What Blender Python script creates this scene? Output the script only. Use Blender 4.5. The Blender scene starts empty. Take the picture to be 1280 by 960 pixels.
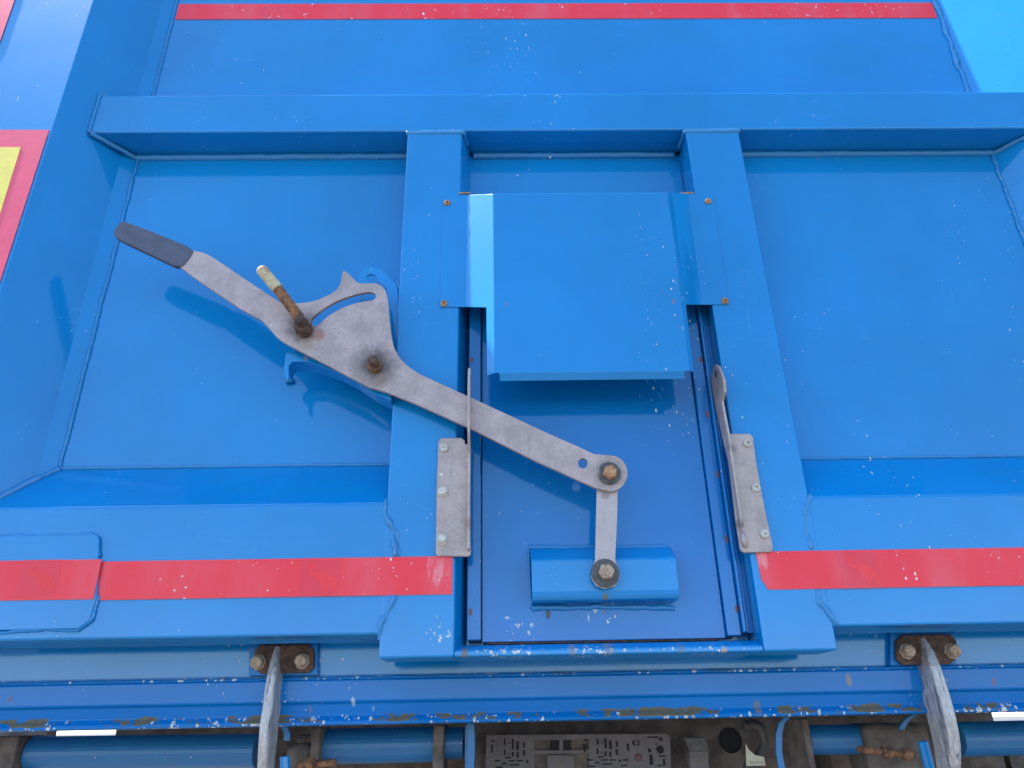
import bpy, bmesh, math, random
from mathutils import Vector, Matrix
random.seed(7)
sc = bpy.context.scene
COL = sc.collection
# ---------------------------------------------------------------- camera, world, sun, exposure
F_PX, W_PX, H_PX, CAM_D, CAM_H = 921.0, 1280, 960, 1.5, 1.25
ROT = Matrix(((0.9998454, 0.0138981, -0.0107709), (-0.0039418, -0.4198047, -0.9076059), (-0.0171357, 0.9075081, -0.419685)))
ROT = Matrix((ROT[0], -ROT[1] * -1, ROT[2]))
CAM = Vector((0, -CAM_D, CAM_H))
cd = bpy.data.cameras.new('camera'); cam = bpy.data.objects.new('camera', cd); COL.objects.link(cam)
cd.sensor_width = 36; cd.lens = F_PX * 36 / W_PX; cd.clip_end = 2000; cd.clip_start = 0.02
def cam_axis():
    # rows of ROT are world X, depth (+Y) and Z in camera coordinates
    return Matrix((ROT[0], ROT[1], ROT[2]))
cam.matrix_world = Matrix.Translation(CAM) @ cam_axis().to_4x4()
sc.camera = cam
SUN_EL, SUN_AZ = math.radians(58), math.radians(-88)      # azimuth from +Y, clockwise; -90 = from the left
world = bpy.data.worlds.new('World'); sc.world = world; world.use_nodes = True
wn = world.node_tree; wn.nodes.clear()
sky = wn.nodes.new('ShaderNodeTexSky'); sky.sky_type = 'NISHITA'; sky.sun_disc = False
sky.sun_elevation = SUN_EL; sky.sun_rotation = SUN_AZ; sky.air_density = 1.0; sky.dust_density = 0.3; sky.ozone_density = 2.5
bg = wn.nodes.new('ShaderNodeBackground'); bg.inputs[1].default_value = 0.15
wo = wn.nodes.new('ShaderNodeOutputWorld'); wn.links.new(sky.outputs[0], bg.inputs[0]); wn.links.new(bg.outputs[0], wo.inputs[0])
sl = bpy.data.lights.new('sun', 'SUN'); sun = bpy.data.objects.new('sun', sl); COL.objects.link(sun)
sl.energy = 3.4; sl.angle = math.radians(0.53); sl.color = (1, 0.95, 0.88)
sdir = Vector((math.sin(SUN_AZ) * math.cos(SUN_EL), math.cos(SUN_AZ) * math.cos(SUN_EL), math.sin(SUN_EL)))
sun.rotation_euler = sdir.to_track_quat('Z', 'Y').to_euler(); sun.location = (-3, -1, 6)
sc.view_settings.view_transform = 'Standard'; sc.view_settings.look = 'None'; sc.view_settings.gamma = 1
sc.view_settings.exposure = 1.5
sc.cycles.use_denoising = True; sc.cycles.max_bounces = 8

# ---------------------------------------------------------------- helpers
def at(px, py, d=0.0):
    """point of the photograph px,py on the upright plane d metres in front of the tailgate sheet"""
    v = ROT @ Vector((px - 640, -(py - 480), -F_PX))
    t = (CAM_D - d) / v.y
    return Vector((v.x * t, -d, CAM_H + v.z * t))
def zs(z, x): return z - 0.0065 * (x - 0.1) * (z - 1.4) / 1.2      # the pressed frame sags a little to the right
def V(x, d, z): return Vector((x, -d, zs(z, x)))

def link(name, bm, mat, parent=None, bevel=0.0, seg=2, smooth=False, solid=0.0, recalc=True):
    if recalc: bmesh.ops.recalc_face_normals(bm, faces=bm.faces)
    me = bpy.data.meshes.new(name); bm.to_mesh(me); bm.free()
    o = bpy.data.objects.new(name, me); COL.objects.link(o)
    me.materials.append(mat)
    if parent is not None: o.parent = parent
    if smooth:
        for p in me.polygons: p.use_smooth = True
    if solid:
        m = o.modifiers.new('thick', 'SOLIDIFY'); m.thickness = solid; m.offset = -1
    if bevel:
        m = o.modifiers.new('edge', 'BEVEL'); m.width = bevel; m.segments = seg; m.limit_method = 'ANGLE'; m.angle_limit = math.radians(28)
    return o
def empty(name, loc=(0, 0, 0), label=None, cat=None, group=None, kind=None):
    o = bpy.data.objects.new(name, None); COL.objects.link(o); o.empty_display_size = 0.05
    tag(o, label, cat, group, kind); return o
def tag(o, label=None, cat=None, group=None, kind=None):
    for k, v in (('label', label), ('category', cat), ('group', group), ('kind', kind)):
        if v: o[k] = v
    return o
def box_bm(x0, x1, d0, d1, z0, z1, bm=None, sag=True):
    bm = bm or bmesh.new()
    f = V if sag else (lambda x, d, z: Vector((x, -d, z)))
    vs = [bm.verts.new(f(x, d, z)) for x in (x0, x1) for d in (d0, d1) for z in (z0, z1)]
    for q in ((0, 1, 3, 2), (4, 6, 7, 5), (0, 4, 5, 1), (2, 3, 7, 6), (0, 2, 6, 4), (1, 5, 7, 3)):
        bm.faces.new([vs[i] for i in q])
    return bm
def sweep_x(prof, x0, x1, bm=None, closed=True, n=1):
    """closed (d,z) profile pulled along x"""
    bm = bm or bmesh.new(); rings = []
    for i in range(n + 1):
        x = x0 + (x1 - x0) * i / n
        rings.append([bm.verts.new(V(x, d, z)) for d, z in prof])
    k = len(prof)
    for a, b in zip(rings, rings[1:]):
        for j in range(k if closed else k - 1):
            bm.faces.new((a[j], a[(j + 1) % k], b[(j + 1) % k], b[j]))
    if closed:
        bm.faces.new(rings[0]); bm.faces.new(rings[-1])
    return bm
def plate_bm(pts, th, holes=(), axis=Vector((0, 1, 0)), bm=None):
    """flat plate from a world outline (front face) with holes, th metres thick away from the camera"""
    bm = bm or bmesh.new()
    loops = [[bm.verts.new(p) for p in lp] for lp in [pts] + list(holes)]
    eds = []
    for lp in loops:
        for i in range(len(lp)): eds.append(bm.edges.new((lp[i], lp[(i + 1) % len(lp)])))
    if holes:
        keep = {v: v.co.copy() for lp in loops for v in lp}
        for v in keep: v.co.y = 0.0
        r = bmesh.ops.triangle_fill(bm, edges=eds, use_beauty=True, use_dissolve=False)
        front = [g for g in r['geom'] if isinstance(g, bmesh.types.BMFace)]
        for v, c_ in keep.items(): v.co = c_
    else:
        front = [bm.faces.new(loops[0])]
    cop = {}
    for lp in loops:
        for v in lp: cop[v] = bm.verts.new(v.co + axis * th)
    for f in list(front):
        bm.faces.new([cop[v] for v in reversed(f.verts)])
    for lp in loops:
        for i in range(len(lp)):
            a, b = lp[i], lp[(i + 1) % len(lp)]
            bm.faces.new((a, b, cop[b], cop[a]))
    return bm
def circ(c, r, n=20, z_scale=1.0, ph=0.0):
    return [Vector((c.x + r * math.cos(ph + 2 * math.pi * i / n), c.y, c.z + z_scale * r * math.sin(ph + 2 * math.pi * i / n))) for i in range(n)]
def ring_tube(bm, pts, rads, seg=10, caps=True):
    rings = []; n = len(pts); up = None
    for i, p in enumerate(pts):
        t = (pts[min(i + 1, n - 1)] - pts[max(i - 1, 0)]).normalized()
        if up is None:
            up = t.orthogonal().normalized()
        else:
            up = (up - t * up.dot(t)).normalized()
        s = t.cross(up)
        rings.append([bm.verts.new(p + (up * math.cos(a) + s * math.sin(a)) * rads[i]) for a in [2 * math.pi * k / seg for k in range(seg)]])
    for a, b in zip(rings, rings[1:]):
        for k in range(seg):
            bm.faces.new((a[k], a[(k + 1) % seg], b[(k + 1) % seg], b[k]))
    if caps:
        bm.faces.new(rings[0]); bm.faces.new(rings[-1])
    return bm
def lathe_y(bm, c, prof, seg=24, ph=0.0):
    """prof: (radius, distance towards the camera from c)"""
    rings = []
    for r, y in prof:
        rings.append([bm.verts.new((c.x + r * math.cos(ph + 2 * math.pi * k / seg), c.y - y, c.z + r * math.sin(ph + 2 * math.pi * k / seg))) for k in range(seg)])
    for a, b in zip(rings, rings[1:]):
        for k in range(seg): bm.faces.new((a[k], a[(k + 1) % seg], b[(k + 1) % seg], b[k]))
    bm.faces.new(rings[0]); bm.faces.new(rings[-1])
    return bm
def densify(pts, step):
    out = [pts[0]]
    for a, b in zip(pts, pts[1:]):
        n = max(1, int((b - a).length / step))
        for i in range(1, n + 1): out.append(a.lerp(b, i / n))
    return out
def bead(pts, r, parent, mat=None, name='weld_bead', wob=0.25):
    ps = densify(pts, 0.0035); rr = []; q = []
    w = min(wob, 1.6); n = len(ps)
    def walk(k):
        raw = [random.uniform(-1, 1) for _ in range(n // k + 3)]
        return [raw[i // k] + (raw[i // k + 1] - raw[i // k]) * (1 - math.cos(math.pi * (i % k) / k)) / 2 for i in range(n)]
    w1, w2, w3, w4 = walk(7), walk(3), walk(9), walk(5)
    for i, p in enumerate(ps):
        rr.append(r * 1.2 * max(.35, 1 + w * (.22 * w1[i] + .12 * w2[i]) + .03 * math.sin(i * 1.7)))
        q.append(p + Vector((w3[i] * .35 + w4[i] * .2, 0, w1[i] * .2 + w4[i] * .3)) * r * w + Vector((0, r * .42, 0)))
    bm = ring_tube(bmesh.new(), q, rr, 8)
    return link(name, bm, mat or M['weld'], parent, smooth=True)

# ---------------------------------------------------------------- materials
M = {}
class NT:
    def __init__(s, name):
        s.m = bpy.data.materials.new(name); s.m.use_nodes = True; s.t = s.m.node_tree
        s.b = s.t.nodes['Principled BSDF']; s.geo = s.t.nodes.new('ShaderNodeNewGeometry')
        s.pos = s.geo.outputs['Position']
    def n(s, t, **k):
        nd = s.t.nodes.new(t)
        for a, b in k.items(): setattr(nd, a, b)
        return nd
    def l(s, a, b): s.t.links.new(a, b)
    def math(s, op, a, b=None, c=None, clamp=False):
        nd = s.n('ShaderNodeMath', operation=op, use_clamp=clamp)
        for i, v in enumerate((a, b, c)):
            if v is None: continue
            if isinstance(v, (int, float)): nd.inputs[i].default_value = v
            else: s.l(v, nd.inputs[i])
        return nd.outputs[0]
    def scaled(s, sx, sy, sz):
        nd = s.n('ShaderNodeVectorMath', operation='MULTIPLY'); s.l(s.pos, nd.inputs[0]); nd.inputs[1].default_value = (sx, sy, sz); return nd.outputs[0]
    def noise(s, scale, detail=3, rough=0.55, vec=None, dist=0.0):
        nd = s.n('ShaderNodeTexNoise'); nd.inputs['Scale'].default_value = scale; nd.inputs['Detail'].default_value = detail
        nd.inputs['Roughness'].default_value = rough; nd.inputs['Distortion'].default_value = dist
        s.l(vec if vec is not None else s.pos, nd.inputs['Vector']); return nd.outputs['Fac']
    def step(s, v, a, b, lo=0.0, hi=1.0):
        nd = s.n('ShaderNodeMapRange', interpolation_type='SMOOTHSTEP'); s.l(v, nd.inputs[0])
        for i, x in enumerate((a, b, lo, hi)): nd.inputs[1 + i].default_value = x
        return nd.outputs[0]
    def mix(s, f, a, b):
        nd = s.n('ShaderNodeMix', data_type='RGBA')
        for i, v in ((0, f), (6, a), (7, b)):
            if isinstance(v, (int, float)): nd.inputs[i].default_value = v
            elif isinstance(v, tuple): nd.inputs[i].default_value = (*v, 1)
            else: s.l(v, nd.inputs[i])
        return nd.outputs[2]
    def dist(s, c, sx=1, sz=1):
        a = s.n('ShaderNodeVectorMath', operation='SUBTRACT'); s.l(s.pos, a.inputs[0]); a.inputs[1].default_value = c
        b = s.n('ShaderNodeVectorMath', operation='MULTIPLY'); s.l(a.outputs[0], b.inputs[0]); b.inputs[1].default_value = (sx, 0.4, sz)
        e = s.n('ShaderNodeVectorMath', operation='LENGTH'); s.l(b.outputs[0], e.inputs[0]); return e.outputs['Value']
    def chips(s, scale, thr, gate_scale, gate_lo, gate_hi, stretch=(1, 1, 1), off=0.0):
        """sparse little spots of random size, gated by a broad noise"""
        sv = s.n('ShaderNodeVectorMath', operation='MULTIPLY_ADD'); s.l(s.pos, sv.inputs[0]); sv.inputs[1].default_value = stretch; sv.inputs[2].default_value = (off, off * 1.3, off * .7)
        wob = s.noise(scale * 1.8, 2, .6, sv.outputs[0])
        vo = s.n('ShaderNodeTexVoronoi'); vo.inputs['Scale'].default_value = scale; vo.inputs['Randomness'].default_value = 1
        s.l(sv.outputs[0], vo.inputs['Vector'])
        sep = s.n('ShaderNodeSeparateColor'); s.l(vo.outputs['Color'], sep.inputs[0])
        r3 = s.math('POWER', sep.outputs[0], 5.0)
        lim = s.math('MULTIPLY', r3, thr)
        gate = s.step(s.noise(gate_scale, 3, .6, sv.outputs[0]), gate_lo, gate_hi)
        lim = s.math('MULTIPLY', lim, gate)
        dd = s.math('ADD', vo.outputs['Distance'], s.math('MULTIPLY', s.math('SUBTRACT', wob, 0.5), 0.22))
        return s.step(s.math('SUBTRACT', lim, dd), 0.0, 0.03)
    def bump(s, h, strength, dist=0.001, prev=None):
        nd = s.n('ShaderNodeBump'); nd.inputs['Strength'].default_value = strength; nd.inputs['Distance'].default_value = dist
        s.l(h, nd.inputs['Height'])
        if prev is not None: s.l(prev, nd.inputs['Normal'])
        return nd.outputs[0]
    def set(s, **k):
        for a, v in k.items():
            i = s.b.inputs[a.replace('_', ' ')]
            if isinstance(v, (int, float)): i.default_value = v
            elif isinstance(v, tuple): i.default_value = (*v, 1)
            else: s.l(v, i)
        return s.m

BLUE = (0.0003, 0.222, 0.55)
def paint(name, base=BLUE, chip=1.0, spots=(), rub=(), bandchips=None, mud=None, coat=1.0, rough=0.07, dust=0.25, wave=0.5):
    t = NT(name)
    big = t.noise(1.7, 4, .6); mid = t.noise(14, 4, .6)
    col = t.mix(t.step(big, .3, .7), tuple(c * .88 for c in base), tuple(min(1, c * 1.08) for c in base))
    # dusty film: streaks running down and blotches
    streak = t.noise(5, 4, .65, t.scaled(9, 9, .7))
    film = t.math('MULTIPLY', t.step(streak, .45, .85), dust * .45)
    film = t.math('ADD', film, t.math('MULTIPLY', t.step(mid, .45, .75), dust * .5))
    film = t.math('ADD', film, t.math('MULTIPLY', t.step(t.noise(3.3, 5, .7, t.scaled(1, 1, 1.6), .6), .5, .75), dust * .7), clamp=True)
    col = t.mix(film, col, (0.012, 0.20, 0.38))
    # fine pale dirt specks
    col = t.mix(t.math('MULTIPLY', t.chips(130, .34, 5, .5, .75, off=4.1), .55 * chip), col, (0.45, 0.6, 0.75))
    m1 = t.chips(70, .30, 3.3, .47, .78)
    m2 = t.chips(120, .40, 2.1, .5, .75, stretch=(1.3, 1, .6), off=2.7)
    cm = t.math('MULTIPLY', t.math('MAXIMUM', m1, m2), t.step(t.noise(300, 1), .5 - .5 * chip, .55 - .5 * chip))
    if bandchips:
        z0, z1, thr = bandchips
        sx = t.n('ShaderNodeSeparateXYZ'); t.l(t.pos, sx.inputs[0])
        zz = sx.outputs[2]
        band = t.math('MULTIPLY', t.step(zz, z0 - .004, z0 + .002), t.step(zz, z1 + .002, z1 - .006))
        c3 = t.math('MULTIPLY', t.chips(125, .6, 6, .42, .66, stretch=(1, 1, .6), off=7.7), band)
        c4 = t.math('MULTIPLY', t.chips(170, 1.0, 5, .38, .6, stretch=(1, 1, .35), off=3.7), band)
        cm = t.math('MAXIMUM', cm, t.math('MAXIMUM', c3, c4))
    # hairline scratches
    sn = t.noise(3.2, 2, .5, t.scaled(1.0, 1, 5.5), 1.2); sn2 = t.noise(3.0, 2, .5, t.scaled(6.5, 1, 1.1), .8)
    sg = t.step(t.noise(2.6, 3, .6), .55, .7)
    ln = t.math('MAXIMUM', t.step(t.math('ABSOLUTE', t.math('SUBTRACT', sn, .5)), .0013, .0002), t.step(t.math('ABSOLUTE', t.math('SUBTRACT', sn2, .47)), .0013, .0002))
    col = t.mix(t.math('MULTIPLY', t.math('MULTIPLY', ln, sg), .35), col, (.35, .5, .68))
    for c, r in rub:
        n1 = t.noise(120, 3, .6, t.scaled(1, 1, .7)); d = t.dist(c, .8, 1.6)
        k = t.math('SUBTRACT', t.math('MULTIPLY', t.step(d, r * 1.3, r * .2), .30), t.math('SUBTRACT', .88, n1))
        cm = t.math('MAXIMUM', cm, t.step(k, 0.0, .03))
    col = t.mix(cm, col, t.mix(t.noise(60, 2), (0.42, 0.42, 0.40), (0.86, 0.85, 0.78)))
    rmask = cm
    if mud:
        z0, z1, lo, hi = mud
        sx = t.n('ShaderNodeSeparateXYZ'); t.l(t.pos, sx.inputs[0]); zz = sx.outputs[2]
        band = t.math('MULTIPLY', t.step(zz, z0 - .003, z0 + .003), t.step(zz, z1, z1 - .02))
        nn = t.math('ADD', t.math('MULTIPLY', t.noise(5.2, 2, .5, t.scaled(1, 0, 0)), .55), t.math('MULTIPLY', t.noise(55, 4, .75, t.scaled(.7, 1, 1)), .45))
        mm = t.step(t.math('MULTIPLY', nn, band), lo, hi)
        col = t.mix(mm, col, t.mix(t.noise(90, 3), (0.09, 0.085, 0.06), (0.22, 0.19, 0.13)))
        rmask = t.math('MAXIMUM', rmask, mm)
    for c, r, cc, st in spots:
        d = t.dist(c, 1.6, .8); nn = t.noise(120, 4, .7)
        d2 = t.math('ADD', d, t.math('MULTIPLY', t.math('SUBTRACT', nn, .5), r * .9))
        mm = t.math('MULTIPLY', t.step(d2, r, r * .45), st)
        col = t.mix(mm, col, cc); rmask = t.math('MAXIMUM', rmask, mm)
    inv = t.math('SUBTRACT', 1, rmask, clamp=True)
    orange = t.bump(t.noise(240, 2), .04 * wave, .001)
    wavy = t.bump(t.noise(4.5, 2, .4), .4 * wave, .006, orange)
    nrm = t.bump(cm, .25, .0006, wavy)
    return t.set(Base_Color=col, Roughness=t.math('ADD', .42, t.math('MULTIPLY', film, .4)), Coat_Weight=t.math('MULTIPLY', inv, coat * .68), Coat_IOR=1.7, Specular_IOR_Level=.05,
                 Coat_Roughness=t.math('ADD', rough, t.math('MULTIPLY', film, .2)), Normal=wavy if wave < 0 else nrm, IOR=1.5)

def zinc(name, base=(0.45, 0.345, 0.315), stains=(), rough=.5, metallic=.3, blot=1.0, edge=None):
    t = NT(name)
    n1 = t.noise(26, 4, .6); n2 = t.noise(150, 3, .6); n3 = t.noise(7, 3, .6)
    col = t.mix(t.step(n1, .3, .7), tuple(c * (1 - .14 * blot) for c in base), tuple(c * (1 + .14 * blot) for c in base))
    col = t.mix(t.math('MULTIPLY', t.step(n2, .5, .75), .22), col, (.62, .6, .58))
    col = t.mix(t.math('MULTIPLY', t.step(n3, .5, .75), .25 * blot), col, (.2, .18, .165))
    col = t.mix(t.math('MULTIPLY', t.chips(190, .5, 4, .4, .7, off=9), .5), col, (.12, .11, .10))
    col = t.mix(t.math('MULTIPLY', t.step(t.noise(38, 4, .7, t.scaled(1, 1, .22)), .55, .72), .28), col, (.24, .215, .2))
    col = t.mix(t.math('MULTIPLY', t.step(t.noise(320, 2, .6), .5, .7), .25), col, (.25, .22, .21))
    col = t.mix(t.math('MULTIPLY', t.chips(55, .45, 5, .5, .7, off=1), .7), col, (.75, .72, .66))
    for c, r, cc, st in stains:
        d = t.dist(c); nn = t.noise(60, 4, .7)
        d2 = t.math('ADD', d, t.math('MULTIPLY', t.math('SUBTRACT', nn, .5), r * .9))
        col = t.mix(t.math('MULTIPLY', t.step(d2, r, r * .35), st), col, cc)
    nrm = t.bump(n2, .25, .0005, t.bump(n1, .3, .0008))
    return t.set(Base_Color=col, Roughness=t.math('ADD', rough - .08, t.math('MULTIPLY', n1, .2)), Metallic=metallic, Normal=nrm)
def rust(name, a=(0.10, 0.045, 0.025), b=(0.34, 0.15, 0.06), rough=.8, sc_=70, pale=None):
    t = NT(name); n1 = t.noise(sc_, 4, .65); n2 = t.noise(sc_ * 3, 3, .6)
    col = t.mix(t.step(n1, .35, .65), a, b)
    if pale: col = t.mix(t.step(n2, .52, .68), col, pale)
    return t.set(Base_Color=col, Roughness=rough, Normal=t.bump(n2, .5, .001))
def plain(name, c, rough=.6, var=.2, scale=30, bump=.2, metallic=0.0):
    t = NT(name); n1 = t.noise(scale, 4, .6)
    col = t.mix(t.step(n1, .3, .7), tuple(x * (1 - var) for x in c), tuple(min(1, x * (1 + var)) for x in c))
    return t.set(Base_Color=col, Roughness=rough, Metallic=metallic, Normal=t.bump(t.noise(scale * 4, 3), bump, .001))
RUST = (0.22, 0.09, 0.04)
M['paint'] = paint('blue_paint')
M['column'] = paint('blue_paint_columns', rub=[(at(548, 792, .086), .05)], spots=[(at(580, 815, .086), .012, (.2, .15, .12), .9)])
M['cover'] = paint('blue_paint_cover', chip=.12, dust=.2, spots=[(at(633, 381, .14), .006, (.25, .17, .17), .6), (at(842, 377, .14), .007, (.25, .17, .17), .7)])
M['sill'] = paint('blue_paint_sill', bandchips=(1.3685, 1.376, 1), rub=[(at(740, 815, .08), .06), (at(640, 818, .085), .07), (at(890, 815, .08), .05)], dust=.7,
                  spots=[(at(905, 817, .08), .013, (.46, .38, .30), .9), (at(715, 812, .075), .016, (.30, .28, .25), .6), (at(760, 811, .075), .02, (.26, .25, .23), .6), (at(581, 817, .08), .014, (.22, .17, .13), .8), (at(850, 812, .075), .014, (.2, .22, .25), .6)])
M['strip'] = paint('blue_paint_strip', coat=.45, base=(0.0005, 0.165, 0.47), dust=.4, bandchips=(1.332, 1.344, 1), rough=.2, spots=[(at(450, 812, -.06), .022, (.13, .08, .06), .8), (at(415, 812, -.06), .012, (.3, .24, .24), .6), (at(1085, 800, -.06), .024, (.07, .06, .07), .6), (at(1040, 808, -.06), .014, (.2, .12, .09), .5), (at(20, 822, -.06), .03, (.06, .08, .14), .5), (at(285, 835, -.06), .03, (.05, .10, .2), .5), (at(1240, 815, -.06), .03, (.05, .12, .3), .5), (at(700, 834, -.06), .05, (.05, .14, .22), .6), (at(900, 832, -.06), .06, (.05, .14, .22), .6)])
M['rail'] = paint('blue_paint_rail', coat=.5, base=(0.0005, 0.165, 0.50), dust=.2, spots=[(at(x, y, -.04), rr_, cc_, .75) for x, y, rr_, cc_ in ((385, 888, .012, (.25, .2, .15)), (440, 878, .010, (.7, .7, .66)), (950, 883, .016, (.25, .2, .12)), (1063, 850, .012, (.4, .3, .2)), (1245, 852, .008, (.35, .16, .1)), (800, 884, .007, (.25, .22, .14)), (10, 874, .008, (.3, .14, .1)), (465, 886, .009, (.6, .6, .55)))], bandchips=(1.252, 1.272, 1), mud=(1.258, 1.292, .505, .52), rough=.12)
M['door'] = paint('blue_paint_door', base=(0.0003, 0.160, 0.46), dust=.3, chip=.15, rub=[(at(650, 790, .035), .05), (at(750, 768, .035), .055), (at(628, 772, .035), .02)],
                  spots=[(at(685, 767, .035), .011, (.12, .10, .08), .8), (at(756, 757, .035), .014, (.25, .2, .12), .7)])
gs = [at(884, 518, .045), at(897, 593, .045), at(908, 674, .045), at(921, 761, .045), at(876, 450, .045), at(590, 450, .045), at(588, 765, .045)]
M['guide'] = paint('blue_paint_guides', base=(0.0003, 0.160, 0.46), dust=.4, spots=[(g, .0085, RUST, .85) for g in gs])
M['weld'] = paint('blue_paint_weld', base=(0.02, 0.22, 0.50), dust=.5, rough=.2, wave=1.5)
M['bracketblue'] = paint('blue_paint_bracket', dust=.3, spots=[(at(758, 748, .09), .012, (.2, .17, .05), .8), (at(384, 447, .1), .012, (.35, .25, .2), .6)])
def tape_mat(name, base, rub=0):
    t = NT(name)
    vo = t.n('ShaderNodeTexVoronoi', feature='DISTANCE_TO_EDGE'); vo.inputs['Scale'].default_value = 260; vo.inputs['Randomness'].default_value = 0
    t.l(t.pos, vo.inputs['Vector'])
    col = t.mix(t.step(vo.outputs['Distance'], .06, .02), base, tuple(c * .88 for c in base))
    col = t.mix(t.math('MULTIPLY', t.step(t.noise(4, 4, .6, t.scaled(3, 1, 1)), .4, .8), .25), col, (.75, .25, .3))
    cm = t.math('MAXIMUM', t.chips(100, .33, 3.3, .45, .75), t.chips(150, .42, 2.5, .42, .7, off=5))
    cm = t.math('MAXIMUM', cm, t.chips(150, .5, 9, .55, .65, stretch=(1, 1, .6), off=2))
    col = t.mix(cm, col, (.85, .75, .74))
    for c, r in ((at(548, 715, .087), .02), (at(952, 700, .087), .014)):
        d2 = t.math('ADD', t.dist(c, 1, .6), t.math('MULTIPLY', t.math('SUBTRACT', t.noise(45, 4, .7, t.scaled(2, 1, .5)), .5), r * 3.5))
        col = t.mix(t.math('MULTIPLY', t.step(d2, r, r * .2), .35), col, (.8, .5, .5))
    return t.set(Base_Color=col, Roughness=.45, Specular_IOR_Level=.2, Coat_Weight=.4, Coat_Roughness=.12, Normal=t.bump(t.noise(30, 2), .1, .001))
M['tape'] = tape_mat('red_reflective_tape', (0.93, 0.034, 0.050))
M['emblem'] = tape_mat('red_emblem_print', (0.95, 0.034, 0.040))
M['emblembox'] = tape_mat('red_emblem_field', (0.85, 0.036, 0.058))
M['yellow'] = plain('yellow_marker_film', (0.85, 0.68, 0.10), .35, .05)
M['pink'] = plain('red_marker_film', (0.80, 0.07, 0.13), .35, .05)
piv, lockp, endp, lnk = at(469, 458, .12), at(380, 412, .12), at(762, 591, .115), at(756, 716, .11)
DK = (0.075, 0.052, 0.045)
M['lever'] = zinc('galvanised_lever', stains=[(piv, .066, (.19, .145, .13), .8), (piv + Vector((0, 0, .004)), .036, DK, .85), (at(476, 478, .12), .016, (.26, .15, .09), .5),
                  (lockp, .050, (.15, .11, .10), .8), (at(400, 421, .12), .020, (.36, .17, .12), .8), (endp, .042, (.25, .20, .17), .7), (at(385, 435, .12), .02, (.36, .25, .17), .35)])
M['link'] = zinc('galvanised_link', base=(.49, .41, .40), stains=[(at(757, 620, .105), .012, (.2, .18, .17), .6)], blot=.5)
M['zinc'] = zinc('galvanised_guide_bracket', base=(.45, .35, .31), blot=1.0, stains=[(at(587, 540, .1), .012, (.3, .2, .13), .7), (at(588, 655, .1), .02, (.3, .17, .1), .6), (at(915, 560, .1), .014, (.2, .15, .12), .7), (at(926, 655, .1), .012, (.2, .15, .12), .7)])
M['hook'] = zinc('scraped_steel_hook', base=(.45, .39, .37), blot=2.0, metallic=.5, rough=.42)
def hook_mat():
    t = NT('scraped_steel_hook')
    a = t.noise(60, 4, .7, t.scaled(2.2, 2.2, .16), .3); b = t.noise(160, 4, .7, t.scaled(1, 1, .35)); c = t.noise(14, 3, .6)
    col = t.mix(t.step(a, .36, .5), (.15, .15, .19), (.47, .43, .41))
    col = t.mix(t.math('MULTIPLY', t.step(b, .5, .62), .6), col, (.72, .68, .62))
    col = t.mix(t.math('MULTIPLY', t.step(c, .55, .7), .35), col, (.20, .16, .12))
    return t.set(Base_Color=col, Roughness=t.math('ADD', .3, t.math('MULTIPLY', b, .3)), Metallic=.3, Normal=t.bump(a, .6, .0015, t.bump(b, .4, .001)))
M['hook'] = hook_mat()
M['rust'] = rust('rusty_steel'); M['rustdark'] = rust('dark_rusty_steel', (.045, .028, .022), (.14, .07, .045))
M['rustorange'] = rust('orange_rusty_bolt', (.30, .13, .05), (.50, .27, .12), sc_=90, pale=(.45, .36, .28))
M['boltpale'] = rust('pale_corroded_bolt', (.26, .16, .09), (.48, .34, .23), sc_=90, pale=(.55, .46, .38))
M['screw'] = rust('zinc_screw', (.45, .40, .32), (.66, .62, .55), rough=.5, pale=(.72, .70, .66))
M['washer'] = plain('dark_oily_washer', (.085, .075, .07), .5, .3, 80)
M['grip'] = plain('dark_grey_rubber_grip', (.075, .08, .115), .5, .12, 40, .3)
M['brass'] = rust('worn_yellowed_bar', (.33, .17, .07), (.62, .50, .30), sc_=45, pale=(.6, .57, .5))
M['mud'] = plain('muddy_underframe', (.13, .10, .082), .9, .35, 25, .8)
M['black'] = plain('black_opening_shade', (.012, .011, .012), .8, .3)  # flat black painted as the shade inside slots, windows and hole
M['greyplastic'] = plain('muddy_grey_plastic', (.14, .115, .11), .6, .15, 30, .2)
M['tube'] = paint('blue_paint_tube', base=(.02, .15, .36), dust=.9, rough=.3, mud=None)
M['paper'] = plain('cream_paper', (.62, .58, .42), .8, .08)
M['ink'] = plain('faded_ink', (.12, .11, .1), .8, .1)
def ground_mat():
    t = NT('concrete_yard'); n1 = t.noise(.8, 5, .6); n2 = t.noise(40, 4, .6)
    col = t.mix(t.step(n1, .3, .7), (.14, .133, .125), (.20, .19, .178)); col = t.mix(t.math('MULTIPLY', t.step(n2, .4, .7), .4), col, (.16, .155, .145))
    return t.set(Base_Color=col, Roughness=.85, Normal=t.bump(n2, .4, .004))
M['ground'] = ground_mat()

# ---------------------------------------------------------------- ground
bm = bmesh.new(); s = 900
bm.faces.new([bm.verts.new(p) for p in ((-s, -s, 0), (s, -s, 0), (s, s, 0), (-s, s, 0))])
tag(link('ground', bm, M['ground']), kind='structure')

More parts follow.
